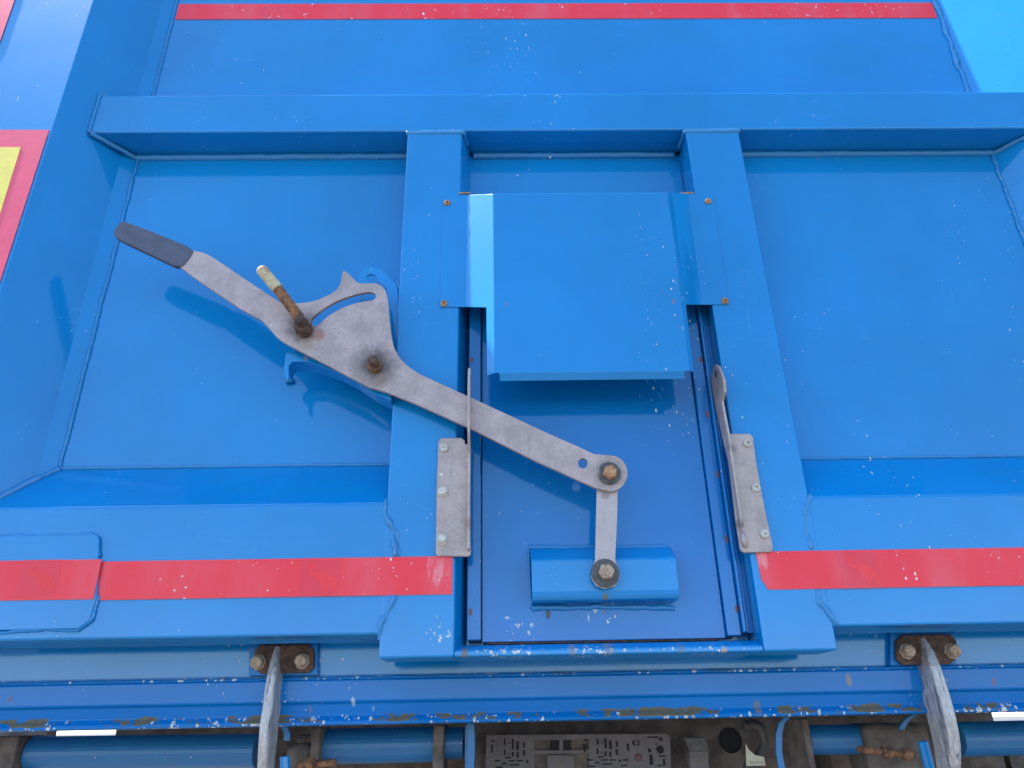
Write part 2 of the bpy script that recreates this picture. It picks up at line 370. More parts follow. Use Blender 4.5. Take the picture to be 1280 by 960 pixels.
# ---------------------------------------------------------------- tailgate
TG = empty('trailer_tailgate', label='bright blue painted tipping trailer tailgate with welded ribs and red tape', cat='tailgate')
XL, XR = -0.946, 1.291            # inner edges of the sheet
def quadsheet(name, pts, mat, th=.006, bevel=0, parent=TG):
    bm = bmesh.new(); bm.faces.new([bm.verts.new(p) for p in pts]); 
    n = Vector((0, 1, 0)); fv = list(bm.verts)
    r = bmesh.ops.extrude_face_region(bm, geom=list(bm.faces)); 
    for v in [g for g in r['geom'] if isinstance(g, bmesh.types.BMVert)]: v.co += n * th
    return link(name, bm, mat, parent, bevel=bevel)
ZB0, ZB1 = 2.608, 2.733           # bottom and top of the cross beam
link('lower_sheet', box_bm(XL - .02, XR + .02, -.008, 0, 1.40, 2.60), M['paint'], TG)
link('upper_sheet', box_bm(XL - .02, XR + .02, -.008, .0005, 2.70, 3.6), M['paint'], TG)
# cross beam, follows the slanted frame at both ends
def beam():
    bm = bmesh.new(); vs = {}
    BD = .084
    for x0, x1, d in ((XL, XR, 0.0), (XL - BD * .98, XR + BD * .98, BD)):
        for z in (ZB0, ZB1):
            vs[d, z, 0] = bm.verts.new(V(x0 - .004, d, z)); vs[d, z, 1] = bm.verts.new(V(x1 + .004, d, z))
    a, b = 0.0, BD
    for q in (((b, ZB0), (b, ZB1)), ((b, ZB1), (a, ZB1)), ((a, ZB1), (a, ZB0)), ((a, ZB0), (b, ZB0))):
        (d0, z0), (d1, z1) = q
        bm.faces.new((vs[d0, z0, 0], vs[d0, z0, 1], vs[d1, z1, 1], vs[d1, z1, 0]))
    for e in (0, 1): bm.faces.new([vs[k] for k in ((a, ZB0, e), (b, ZB0, e), (b, ZB1, e), (a, ZB1, e))])
    return bm
link('cross_beam', beam(), M['paint'], TG, bevel=.0042, seg=4)
# slanted side frames
def frame(sgn, xe):
    bm = bmesh.new(); pr = [(xe, 0.0), (xe + sgn * .034, .016), (xe + sgn * .134, .142), (xe + sgn * .62, .0872), (xe + sgn * .62, -.1), (xe, -.1)] if sgn < 0 else \
        [(xe, 0.0), (xe + .138, .138), (xe + .33, .131), (xe + .33, -.1), (xe, -.1)]
    rings = []
    for z in (1.408, 3.6): rings.append([bm.verts.new(Vector((x, -d, z))) for x, d in pr])
    k = len(pr)
    for j in range(k): bm.faces.new((rings[0][j], rings[0][(j + 1) % k], rings[1][(j + 1) % k], rings[1][j]))
    bm.faces.new(rings[0]); bm.faces.new(rings[1]); return bm
link('side_frame', frame(-1, XL), M['paint'], TG, bevel=.002)
link('side_frame', frame(1, XR), M['paint'], TG, bevel=.002)
# bottom lip, left and right of the hatch
LIP = [(0.0, 1.757), (.085, 1.649), (.085, 1.404), (-.058, 1.404), (-.058, 1.757)]
CLx0, CLx1, CRx0, CRx1 = -.2335, -.098, .4665, .5995
link('bottom_lip', sweep_x([(a, b) for a, b in LIP], -1.38, CLx0 + .004), M['paint'], TG, bevel=.0042, seg=4)
link('bottom_lip', sweep_x(LIP, CRx1 - .004, 1.62), M['paint'], TG, bevel=.0042, seg=4)
# columns
def column(outer0, outer1, zt, zb, back0, back1):
    """front face outer0..outer1, return walls going back to back0/back1"""
    bm = bmesh.new(); rings = []
    for z in (zb, zt):
        rings.append([bm.verts.new(V(x, d, z)) for x, d in ((back0, -.004), (outer0, .086), (outer1, .086), (back1, -.004))])
    for j in range(4): bm.faces.new((rings[0][j], rings[0][(j + 1) % 4], rings[1][(j + 1) % 4], rings[1][j]))
    bm.faces.new(rings[0]); bm.faces.new(rings[1]); return bm
c1 = link('column', column(CLx0, CLx1, 2.598, 1.3625, CLx0, CLx1 + .021), M['column'], TG, bevel=.0042, seg=4)
c2 = link('column', column(CRx0 - .001, CRx1, 2.598, 1.3625, CRx0, CRx1), M['column'], TG, bevel=.0042, seg=4)
# sill under the hatch
link('hatch_sill', sweep_x([(.02, 1.3875), (.055, 1.3845), (.0855, 1.373), (.0855, 1.3632), (-.058, 1.3632), (-.058, 1.3875)], CLx1 + .001, CRx0 - .002), M['sill'], TG, bevel=.0025, seg=3)
link('recess_back', box_bm(CLx1 + .003, CRx0 - .003, .0012, .004, 1.39, 2.575), M['paint'], TG)
# guide strips of the sliding door
link('door_guide', box_bm(-.0765, -.0505, .02, .046, 1.395, 2.39), M['guide'], TG, bevel=.0015)
g = bmesh.new(); box_bm(.4142, .4400, .02, .046, 1.395, 2.39, g)
link('door_guide', g, M['guide'], TG, bevel=.0015)
link('gap_fill_sheet', box_bm(.4402, .4655, .008, .040, 1.40, 2.38), M['guide'], TG)  # filler sheet added to lighten the dark gap beside the guide
link('guide_ridge', box_bm(.4415, .4475, .02, .058, 1.40, 2.39), M['guide'], TG, bevel=.002)
link('guide_ridge', box_bm(.4500, .4540, .02, .050, 1.40, 2.39), M['guide'], TG, bevel=.0015)
# rusty bare edges where the cover corners rub on the column sides
for x0, x1 in ((574, 588), (850, 867)):
    link('bare_edge', plate_bm([at(x0, 240.5, .0895), at(x1, 240, .0895), at(x1, 241.6, .0895), at(x0, 242.1, .0895)], .003), M['rustorange'], TG)
# welded beads
yb = lambda x, d, z: V(x, d, z)
bead([V(XL, .004, 2.600), V(CLx0 - .004, .004, 2.600)], .0085, TG)
bead([V(CLx1 + .025, .004, 2.599), V(CRx0 - .012, .004, 2.599)], .0085, TG)
bead([V(CRx1 + .004, .004, 2.600), V(XR, .004, 2.600)], .008, TG)
bead([V(XL, .003, 2.598), V(XL - .082, .088, 2.606)], .0060, TG, wob=.5)
bead([V(XR, .003, 2.598), V(XR + .082, .088, 2.606)], .0060, TG, wob=.5)
bead([V(XL - .085, .086, 2.606), V(XL - .085, .086, 2.735), V(XL - .07, .07, 2.74)], .0045, TG)
bead([V(CLx0 - .003, .084, 2.601), V(CLx1 + .004, .086, 2.601), V(CLx1 + .012, .045, 2.600)], .0058, TG, wob=.4)
bead([V(CRx0 - .004, .03, 2.600), V(CRx0 - .003, .084, 2.601), V(CRx1 + .003, .086, 2.601)], .0058, TG, wob=.4)
bead([V(XL + .002, .003, 2.595), V(XL, .003, 1.76)], .0036, TG, wob=.9)
bead([V(XR - .002, .003, 2.595), V(XR, .003, 1.76)], .0045, TG, wob=1.3)
bead([V(XL, .003, 3.55), V(XL, .003, 2.74)], .004, TG, wob=.5)
bead([V(XR - .002, .004, 3.55), V(XR - .002, .004, 2.74)], .0055, TG, wob=1.5)
bead([V(XL, .002, 1.758), V(CLx0 - .002, .002, 1.758)], .0035, TG, wob=.6)
bead([V(CRx1 + .002, .002, 1.758), V(XR, .002, 1.758)], .0030, TG, wob=.5)
bead([V(XL, .004, 1.757), V(XL - .088, .088, 1.650)], .0050, TG, wob=1.5)
bead([at(482, 622, .084), at(481, 640, .085), at(491, 662, .086), at(496, 695, .086)], .0045, TG, wob=2.2)
bead([at(494, 745, .086), at(489, 758, .086), at(478, 778, .086), at(473, 800, .084)], .0045, TG, wob=2.2)
bead([at(487, 650, .085), at(497, 665, .086), at(500, 695, .086)], .0022, TG, wob=1.5)
bead([at(1013, 618, .084), at(1006, 640, .086), at(1008, 665, .086), at(1013, 687, .086)], .0036, TG, wob=2.0)
bead([at(1021, 738, .086), at(1024, 755, .086), at(1036, 768, .086), at(1047, 781, .086)], .0044, TG, wob=2.4)
# doubler plate at the left end of the lip
dp = [at(-60, 671, .092), at(121, 668, .092), at(124, 674, .092), at(121, 745, .092), at(111, 776, .092), at(97, 786, .092), at(-60, 789, .092)]
link('doubler_plate', plate_bm(dp, .010), M['paint'], TG, bevel=.0015)
bead([at(-60, 673, .089), at(112, 668, .089), at(122, 673, .089), at(124, 695, .089)], .0026, TG, wob=1.6, mat=M['paint'])
bead([at(123, 745, .088), at(113, 776, .088), at(97, 788, .088), at(50, 787, .088), at(-60, 794, .088)], .0028, TG, wob=1.6, mat=M['paint'])

# reflective tapes
def tape(x0, x1, z0, z1, d, cutl=0, name='reflective_tape'):
    pts = [V(x0, d, z0), V(x1, d, z0), V(x1, d, z1), V(x0, d, z1)]
    if cutl: pts = [V(x0 + cutl, d, z0), V(x1, d, z0), V(x1, d, z1), V(x0, d, z1), V(x0 + .003, d, z0 + .02)]
    return link(name, plate_bm(pts, .0012), M['tape'], TG)
ZT0, ZT1 = 1.4728, 1.5435
tapes = []
tl = at(127, 703, .0875).x
tapes.append(tape(tl, -.1025, ZT0, ZT1, .0874))
tapes.append(tape(-1.3, tl + .002, ZT0 + .001, ZT1 + .003, .0935))
tapes.append(tape(.4765, 1.6, ZT0 - .001, ZT1 - .0005, .0874, cutl=.013))
pz0, pz1 = at(700, 23, .002).z, at(700, 4, .002).z
tapes.append(tape(XL + .008, XR - .012, pz0, pz1, .0022))
def ellogo(cx, cz, s, d, tp):
    """elephant mark printed in the tape, facing left with raised trunk"""
    fld = plate_bm([Vector((cx + a * s, -d - .0003, cz + b * s)) for a, b in ((-.62, -.52), (.48, -.52), (.48, .5), (-.62, .5))], .0003)
    o = link('emblem_field', fld, M['emblembox'], tp)
    pts = [(-.34, .36), (-.27, .40), (-.22, .34), (-.28, .22), (-.29, .16), (-.2, .17), (0.02, .18), (.1, .16), (.13, .10), (.24, .08), (.36, .0), (.42, -.12), (.44, -.28), (.45, -.42), (.36, -.42),
           (.31, -.3), (.24, -.24), (.18, -.27), (.2, -.42), (.1, -.42), (.0, -.27), (-.08, -.12), (-.13, .0), (-.25, .05), (-.37, .08), (-.38, .18), (-.31, .32)]
    link('elephant_emblem', plate_bm([Vector((cx + a * s, -d - .0006, cz + b * s)) for a, b in pts], .0002), M['emblem'], tp)
for px, py, d, sz, tp in ((1078, 712, .0874, .066, 2), (403, 722, .0874, .066, 0), (52, 722, .0935, .066, 1), (341, 16, .0022, .05, 3)):
    p = at(px, py, d); ellogo(p.x, p.z, sz, d, tapes[tp])
# marker boards on the outer face of the left frame: the face drops back to the left
def outer_at(px, py):
    v = ROT @ Vector((px - 640, -(py - 480), -F_PX))
    # plane through (XL-.148, d .125) and (XL-.40, d .055)
    n = Vector((-(.055 - .125) * -1, 0, 0))
    p0 = Vector((XL - .134, -.142, 0)); e = Vector((-.266, .03, 0)).normalized(); nn = Vector((-e.y, e.x, 0)) 
    t = (p0 - CAM).dot(nn) / v.dot(nn); return CAM + v * t
OUTN = Vector((-.03, -.266, 0)).normalized()
def outer_plate(pix, name, mat, lift, parent):
    pts = [outer_at(*p) + OUTN * lift for p in pix]
    return link(name, plate_bm(pts, .0012, axis=-OUTN), mat, parent)
mk = outer_plate([(-60, 163), (62, 163), (30, 262), (-3, 364), (-60, 545)], 'marker_panel', M['pink'], .0022, TG)
outer_plate([(-60, 185), (27, 185), (0, 272), (-60, 470)], 'marker_centre', M['yellow'], .0032, mk)
outer_plate([(-60, -80), (41, -80), (20, -3), (0, 54), (-60, 240 - 90)], 'marker_panel', M['pink'], .0022, TG)

# ---------------------------------------------------------------- hatch cover
HC = empty('hatch_cover', label='square bent blue sheet cover screwed over the top of the small sliding hatch', cat='cover')
def cover():
    bm = bmesh.new(); v = {}
    def a(k, x, d, z): v[k] = bm.verts.new(V(x, d, z))
    zt, zm, zb = 2.402, 2.092, 2.0605
    a('f0t', -.139, .0885, zt); a('f0b', -.1395, .0885, zm)
    a('f1t', -.0815, .0885, zt); a('f1b', -.0815, .0885, zm)
    a('p0t', -.0195, .14, 2.3625); a('p0b', -.0195, .14, 2.064); a('p0c', -.0195, .14, 1.904)
    a('s0b', -.0365, .126, 2.068); a('s0c', -.0355, .126, 1.904)
    a('p1t', .383, .14, 2.3625); a('p1b', .383, .14, 2.064); a('p1c', .380, .14, 1.904)
    a('s1b', .3965, .126, 2.070); a('s1c', .3935, .126, 1.908)
    a('g1t', .448, .0885, zt); a('g1b', .444, .0885, zm)
    a('g0t', .5075, .0885, zt); a('g0b', .5035, .0885, zm)
    a('s0t', -.0365, .126, 2.3735); a('s1t', .3985, .126, 2.3735)
    a('l0', -.010, .14, 1.9038); a('l1', .3715, .14, 1.9038)
    a('m0', -.008, .131, 1.8895); a('m1', .369, .131, 1.8895)
    a('h0', -.06, .07, 2.418); a('h1', .43, .07, 2.418)
    f = lambda *k: bm.faces.new([v[i] for i in k])
    f('f0t', 'f1t', 'f1b', 'f0b'); f('f1t', 's0t', 's0b', 'f1b'); f('s0t', 'p0t', 'p0b', 's0b')
    f('s0b', 'p0b', 'p0c', 's0c')
    f('p0t', 'p1t', 'p1b', 'p0b'); f('p0b', 'p1b', 'p1c', 'l1', 'l0', 'p0c')
    f('p1t', 's1t', 's1b', 'p1b'); f('p1b', 's1b', 's1c', 'p1c'); f('s1t', 'g1t', 'g1b', 's1b'); f('g1t', 'g0t', 'g0b', 'g1b')
    f('l0', 'l1', 'm1', 'm0')
    f('f1t', 'h0', 's0t'); f('s0t', 'h0', 'h1', 's1t', 'p1t', 'p0t'); f('s1t', 'h1', 'g1t')
    return bm
o = link('cover_sheet', cover(), M['cover'], HC)
bpy.context.view_layer.update()
m = o.modifiers.new('thick', 'SOLIDIFY'); m.thickness = .0025; m.offset = -1
m = o.modifiers.new('edge', 'BEVEL'); m.width = .0014; m.segments = 3; m.angle_limit = math.radians(15)
# screws (one of each kind, then copied with shared mesh)
def screw_mesh(r, h, socket, mat, seg=16, hexa=False):
    bm = bmesh.new(); c = Vector((0, 0, 0))
    if hexa:
        lathe_y(bm, c, [(r * 1.28, -.002), (r * 1.28, .0012), (r * 1.2, .0018), (r, .002)], 20)
        lathe_y(bm, c, [(r, .001), (r, h * .85), (r * .9, h)], 6, ph=.3)
        lathe_y(bm, c, [(r * .38, h * .5), (r * .36, h + .0008)], 8)
    else:
        lathe_y(bm, c, [(r, -.002), (r, h * .4), (r * .86, h * .8), (r * .62, h), (r * .45, h), (r * .4, h * .4)], seg)
    me_o = link('screw', bm, mat, None, smooth=False); return me_o
def put_screw(src, px, py, d, parent, first, name='screw', rot=0):
    o = src if first else src.copy()
    if not first: COL.objects.link(o)
    o.name = name; o.parent = parent; o.location = at(px, py, d); o.rotation_euler = (0, rot, 0); return o
src = screw_mesh(.0078, .0045, True, M['rustorange'])
for i, (px, py) in enumerate(((559, 254), (885, 252), (555, 379.5), (906, 376.5))): put_screw(src, px, py, .089, HC, i == 0, rot=i)

# ---------------------------------------------------------------- sliding door with its channel handle
SD = empty('sliding_door', label='recessed blue sliding grain hatch door with scratched bottom and channel bracket', cat='door')
link('door_sheet', box_bm(-.0480, .4128, .02, .0352, 1.392, 2.39), M['door'], SD, bevel=.001)
ch = [(.034, 1.567), (.050, 1.5615), (.0815, 1.5365), (.084, 1.533), (.084, 1.475), (.082, 1.466), (.076, 1.460), (.044, 1.459), (.034, 1.459), (.034, 1.47), (.07, 1.472), (.074, 1.53), (.034, 1.555)]
bm = bmesh.new()
rings = [[bm.verts.new(V(x, d, z)) for d, z in ch] for x in (.0470, .3235)]
k = len(ch)
for j in range(k): bm.faces.new((rings[0][j], rings[0][(j + 1) % k], rings[1][(j + 1) % k], rings[1][j]))
bm.faces.new(rings[0]); bm.faces.new(rings[1])
br = link('channel_bracket', bm, M['bracketblue'], SD, bevel=.0018, seg=3)
bead([V(.044, .037, 1.5685), V(.31, .037, 1.5665), V(.323, .037, 1.562)], .0038, br, wob=.8)
bead([V(.048, .037, 1.452), V(.18, .037, 1.453), V(.322, .037, 1.448)], .0045, br, wob=1.0)
bead([V(.0445, .037, 1.566), V(.0455, .037, 1.452)], .0022, br, wob=.5)
# dark strip filling the gap under the door
link('gap_strip', box_bm(-.04, .40, .024, .031, 1.3885, 1.3945), M['rustdark'], SD)

# ---------------------------------------------------------------- pivot bracket behind the lever (blue)
PB = empty('pivot_bracket', label='small curved blue mounting bracket welded to the column behind the lever', cat='bracket')
p3 = [at(x, y, .075) for x, y in ((449, 343), (455, 336), (463, 334.5), (474, 335), (483, 342), (497, 358), (498, 372), (500, 500), (470, 490), (440, 470), (400, 460), (365, 455), (364, 440), (400, 420), (420, 400), (449, 380))]
slot = [at(x, y, .075) for x, y in ((458, 350), (458, 345), (463, 342.5), (469, 344), (474, 352), (484, 361), (485, 372), (480, 374), (470, 358))]
link('back_plate', plate_bm(p3, .006, [slot]), M['bracketblue'], PB, bevel=.001)
# curved flange below: a strip bent forward
arc = [(358, 462), (359, 455), (364, 451), (382, 451), (400, 456), (425, 465), (447, 477), (468, 491), (488, 501)]
bm = bmesh.new(); r1 = []; r2 = []
for x, y in arc:
    p = at(x, y, .104); r1.append(bm.verts.new(p)); r2.append(bm.verts.new(Vector((p.x, -.052, p.z))))
for i in range(len(arc) - 1): bm.faces.new((r1[i], r1[i + 1], r2[i + 1], r2[i]))
fl = link('curved_flange', bm, M['bracketblue'], PB); mm = fl.modifiers.new('t', 'SOLIDIFY'); mm.thickness = .006; mm.offset = 1
fb = [at(x, y, .106) for x, y in ((357, 441), (372, 438), (420, 440), (489, 470), (489, 500), (470, 493), (447, 479), (425, 467), (400, 457), (382, 452), (366, 452), (361, 457), (361, 476), (355, 470))]
link('front_flange', plate_bm(fb, .005), M['bracketblue'], PB, bevel=.0012)
bead([at(498, 352, .07), at(500, 380, .07), at(499, 420, .07)], .0035, PB, wob=.8)
bead([at(357, 476, .01), at(366, 474, .01)], .005, PB, wob=.8)

# ---------------------------------------------------------------- lever
LV = empty('operating_lever', label='long grey galvanised hatch lever with slotted sector and dark grip end', cat='lever')
DL = lambda x: .138 - .020 * min(1, max(0, (x - 300) / 220.0))
def smooth_poly(pts, it=1, closed=True):
    for _ in range(it):
        q = [] if closed else [pts[0]]
        for i in range(len(pts) if closed else len(pts) - 1):
            a, b = pts[i], pts[(i + 1) % len(pts)]
            if math.dist(a, b) > 60: q += [a, b] if _ == 0 else [a, b]; continue
            q += [(a[0] * .78 + b[0] * .22, a[1] * .78 + b[1] * .22), (a[0] * .22 + b[0] * .78, a[1] * .22 + b[1] * .78)]
        pts = q if closed else q + [pts[-1]]
    return pts
out = [(241, 313), (250, 314.5), (260, 318), (276, 328), (299, 344), (340, 371), (352, 379), (375, 379), (394, 376), (412.5, 368), (421, 362), (425.5, 355), (427, 347), (427.5, 341), (430, 338), (434, 340), (441, 348), (448, 354), (458, 354), (469, 353.6), (477, 357), (482, 363), (485, 374), (487.5, 404), (489.5, 420), (492, 433), (499, 447), (508, 456), (520, 465), (540, 474.5)]
arm_top = [(600, 502), (683, 540.5), (743, 567.5)]
ec = (763, 591.5)
end = [(ec[0] + 21.5 * math.cos(math.radians(a)), ec[1] + 22.5 * math.sin(math.radians(a))) for a in range(-88, 120, 16)]
arm_bot = [(743, 609.5), (670, 576.5), (589, 536), (520, 505), (484, 490.5), (461, 484), (431, 468), (394, 448.5), (364, 433), (352, 426), (345, 420.6), (339, 413), (334, 407.5), (328, 401), (320.6, 397), (300, 385.5), (260, 359), (236, 342), (224, 333)]
outline = smooth_poly(out, closed=False) + arm_top + end + arm_bot
holes = [smooth_poly([(388, 403), (391, 396), (405, 385), (422, 375.5), (440.6, 368.8), (455, 365.5), (464, 364.8), (469, 367), (470, 371), (467, 375), (460, 376), (450, 377.4), (431, 383), (412.5, 393), (402, 402), (394, 409)]),
         [(728.6 + 6 * math.cos(a * .524), 579 + 6.3 * math.sin(a * .524)) for a in range(12)]]
lv = plate_bm([at(x, y, DL(x)) for x, y in outline], .009, [[at(x, y, DL(x)) for x, y in h] for h in holes])
link('lever_plate', lv, M['lever'], LV, bevel=.0009, seg=2)
gp = smooth_poly([(150, 277), (156, 276.5), (200, 293), (243, 311), (236, 323), (225, 335.5), (190, 319), (146, 298), (141.5, 293), (142, 288)])
link('grip', plate_bm([at(x, y, .141) for x, y in gp], .015), M['grip'], LV, bevel=.0028, seg=3)
# pivot bolt
pb = empty('pivot_bolt'); pb.parent = LV
c = at(469.5, 459.5, .119)
link('washer', lathe_y(bmesh.new(), c, [(.0175, 0), (.0175, .003), (.016, .0036), (.008, .0036)], 28), M['washer'], pb)
link('nut', lathe_y(bmesh.new(), c, [(.0145, .003), (.0155, .0045), (.0155, .013), (.0135, .0155), (.008, .0155)], 6, .2), M['rust'], pb, bevel=.0006)
bm = bmesh.new()
prof = [(.0098, .01)] + [((.0095 if i % 2 else .0086), .015 + i * .0011) for i in range(22)] + [(.0075, .0405)]
link('stud', lathe_y(bm, c, prof, 18), M['rustdark'], pb, smooth=False)
# locking handle
lk = empty('locking_handle'); lk.parent = LV
c = at(381, 413, .132)
link('boss', lathe_y(bmesh.new(), c, [(.0185, 0), (.0195, .004), (.0175, .006), (.0172, .024), (.0155, .027), (.010, .0275)], 7), M['rustdark'], lk)
link('stud', lathe_y(bmesh.new(), c + Vector((0, 0, .002)), [(.0105, .02), (.0105, .044), (.009, .0475)], 18), M['rustdark'], lk, bevel=.0008)
a0, a1, a2 = at(374, 397, .158), at(347, 361, .176), at(328, 338.5, .188)
def rod(p, q, r, cap0=False, cap1=False):
    n = 10; pts = [p.lerp(q, i / n) for i in range(n + 1)]; rr = [r] * (n + 1)
    if cap1:
        d = (q - p).normalized()
        for k in range(1, 6):
            a = k / 5 * math.pi / 2; pts.append(q + d * r * .9 * math.sin(a)); rr.append(max(.0008, r * math.cos(a)))
    return ring_tube(bmesh.new(), pts, rr, 16)
link('bar_root', rod(a0, a1, .0112), M['rust'], lk, smooth=True)
link('bar_tip', rod(a1, a2, .0122, cap1=True), M['brass'], lk, smooth=True)
# end bolt of the arm
eb = empty('arm_bolt'); eb.parent = LV
c = at(761.5, 592, .118)
link('washer', lathe_y(bmesh.new(), c, [(.0225, -.002), (.0225, .0035), (.021, .0045), (.01, .0045)], 30), M['washer'], eb)
link('bolt_head', lathe_y(bmesh.new(), c + Vector((0.0005, 0, -.001)), [(.0138, .004), (.0138, .0165), (.0125, .018)], 6, .35), M['rustorange'], eb, bevel=.0008)
# link bar
LK = empty('link_bar', label='short upright grey link bar joining the lever end to the door bracket', cat='link bar')
q = [(746.5, 596), (772.5, 596), (771.5, 650), (769, 700), (774, 712), (774.5, 722), (768, 733), (756, 736), (745, 732), (739, 722), (740, 711), (744, 700), (745, 650)]
link('bar', plate_bm([at(x, y, .107 - .008 * (y - 596) / 140) for x, y in q], .008), M['link'], LK, bevel=.0009)
c = at(756.5, 716.5, .099)
wb = link('washer', lathe_y(bmesh.new(), c, [(.0265, -.001), (.0265, .0028), (.025, .0036), (.01, .0036)], 30), M['washer'], LK)
link('bolt_head', lathe_y(bmesh.new(), c + Vector((.001, 0, .001)), [(.0152, .003), (.0152, .015), (.0138, .0165)], 6, .1), M['boltpale'], LK, bevel=.0008)

# ---------------------------------------------------------------- galvanised guide brackets either side of the door
src2 = screw_mesh(.0088, .006, True, M['screw'])
src3 = screw_mesh(.0082, .010, True, M['screw'], hexa=True)
GB = 'galvanised lever guides screwed beside the hatch'
gl = empty('guide_bracket', label='left galvanised angle guide with thin upright fin, crossed by the lever', cat='guide bracket', group=GB)
pl = [at(x, y, .095) for x, y in ((548, 552), (551, 547.5), (576, 547), (581, 550), (581.5, 555), (584, 555), (588, 556), (588.5, 693), (585, 695.5), (547, 695), (544.5, 692), (546, 600))]
link('mounting_plate', plate_bm(pl, .008), M['zinc'], gl, bevel=.0015)
xf = at(586.5, 600, .1).x
def fin(x, prof, parent, th=.0055):
    pts = [Vector((x - th / 2, -d, z)) for d, z in prof]
    link('fin', plate_bm(pts, th, axis=Vector((1, 0, 0))), M['zinc'], parent, bevel=.0012)
zz = lambda y, d, x=587: at(x, y, d).z
fin(xf, [(.088, zz(690, .088)), (.112, zz(686, .112)), (.112, zz(566, .112)), (.136, zz(540, .136)), (.140, zz(500, .140)), (.142, zz(478, .142)), (.132, zz(460, .132)), (.122, zz(462, .122)), (.121, zz(500, .121)), (.121, zz(545, .121)), (.088, zz(562, .088))], gl)
put_screw(src2, 555, 560, .0955, gl, True); put_screw(src3, 553.5, 615, .0955, gl, True, name='screw', rot=.4); 
put_screw(src3, 552.5, 674.5, .0955, gl, False, rot=1.1)
gr = empty('guide_bracket', label='right galvanised angle guide with flared fin head, above the red tape end', cat='guide bracket', group=GB)
pr_ = [at(x, y, .095) for x, y in ((908, 545), (912, 542), (937, 542), (941.5, 546), (945, 575), (955, 630), (966.5, 684), (965, 690), (930, 690.5), (926, 687), (920, 650))]
link('mounting_plate', plate_bm(pr_, .008), M['zinc'], gr, bevel=.0015)
xf2 = at(909, 560, .088).x
zr = lambda y, d: at(905, y, d).z
fin(xf2, [(.088, zr(672, .088)), (.110, zr(655, .110)), (.110, zr(572, .110)), (.112, zr(545, .112)), (.106, zr(515, .106)), (.104, zr(502, .104)), (.130, zr(490, .130)), (.136, zr(474, .136)), (.118, zr(458, .118)), (.096, zr(455, .096)), (.056, zr(472, .056)), (.052, zr(490, .052)), (.062, zr(510, .062)), (.072, zr(545, .072)), (.088, zr(575, .088))], gr)
link('slot_mark', plate_bm([Vector((xf2 - .0034, -.095 + .008 * math.cos(a * .63), zr(466, .1) + .010 * math.sin(a * .63))) for a in range(10)], .0004, axis=Vector((1, 0, 0))), M['washer'], gr)
put_screw(src2, 934.5, 554.5, .0955, gr, False, rot=.7); put_screw(src2, 945, 610, .0955, gr, False, rot=2)
put_screw(src2, 955.5, 668, .0955, gr, False, rot=1.4)
link('edge_bulge', ring_tube(bmesh.new(), [at(928, 665, .097), at(930, 675, .1), at(932, 684, .097)], [.004, .006, .004], 10), M['zinc'], gr, smooth=True)

# ---------------------------------------------------------------- chassis rail under the tailgate
CR = empty('chassis_rail', label='long chipped blue chassis rail running under the tailgate', cat='rail')
link('recess_strip', box_bm(-1.6, 1.85, -.07, -.060, 1.33, 1.50), M['strip'], CR)
rail = [(-.052, 1.3375), (-.047, 1.335), (-.047, 1.297), (-.056, 1.292), (-.060, 1.272), (-.052, 1.263), (-.050, 1.2575), (-.056, 1.255), (-.16, 1.255), (-.16, 1.3375)]
link('rail_beam', sweep_x(rail, -1.6, 1.85, n=20), M['rail'], CR, bevel=.0022, seg=3)
bead([V(-1.6, -.052, 1.3385), V(1.85, -.052, 1.3385)], .0028, CR, mat=M['strip'], wob=.7)
# hook carriers with bolts, latch hooks
HK = 'steel latch hooks bolted to the chassis rail'
def hook(side, pad, plate, b1, b2, xl, xr, prof, label):
    h = empty('latch_hook', label=label, cat='hook', group=HK)
    x0, x1, y0, y1 = pad; A = lambda x, y, d: at(x, y, d)
    link('carrier_pad', plate_bm([A(x0, y0, -.046), A(x1, y0 - 1, -.046), A(x1, y1 - 1, -.046), A(x0, y1, -.046)], .016), M['strip'], h, bevel=.002)
    x0, x1, y0, y1 = plate; c_ = 7
    pts = [A(x0, y0 + c_, -.036), A(x0 + c_, y0, -.036), A(x1 - c_, y0 - 1, -.036), A(x1, y0 + c_, -.036), A(x1, y1 - c_, -.036), A(x1 - c_, y1, -.036), A(x0 + c_, y1 + 1, -.036), A(x0, y1 - c_, -.036)]
    link('mounting_plate', plate_bm(pts, .010), M['rustdark'], h, bevel=.002)
    for (bx, by) in (b1, b2):
        link('bolt', lathe_y(bmesh.new(), A(bx, by, -.036), [(.0155, 0), (.0155, .003), (.0125, .003), (.0125, .014), (.0105, .018)], 7, random.random()), M['boltpale'], h, bevel=.0015)
    # plate in the depth direction
    n = len(prof); bm = bmesh.new(); rows = []
    for y, df, db in prof:
        z = at(xl * 600 + 636, y, (df + db) / 2).z
        j = random.uniform(-.0010, .0010); tp = max(0, 1 - (y - prof[0][0]) / 40.0)
        if side < 0: xl_, xr_ = xl, xr - .008 * tp
        else: xl_, xr_ = xl + .013 * tp, xr
        rows.append([bm.verts.new(Vector((x + j, -d, z))) for x, d in ((xl_, df - .003), (xl_ + .003, df + .001), (xr_ - .003, df + .001), (xr_, df - .003), (xr_, db), (xl_, db))])
    for a, b in zip(rows, rows[1:]):
        for k in range(6): bm.faces.new((a[k], a[(k + 1) % 6], b[(k + 1) % 6], b[k]))
    bm.faces.new(rows[0]); bm.faces.new(rows[-1])
    link('hook_plate', bm, M['hook'], h, bevel=.0015)
hp = [(808, -.036, -.046), (815, -.028, -.047), (828, -.014, -.050), (845, -.004, -.052), (865, .000, -.054), (885, .003, -.056), (905, .005, -.056), (925, .004, -.054), (945, -.003, -.056), (965, -.014, -.060), (985, -.03, -.066), (1010, -.05, -.07)]
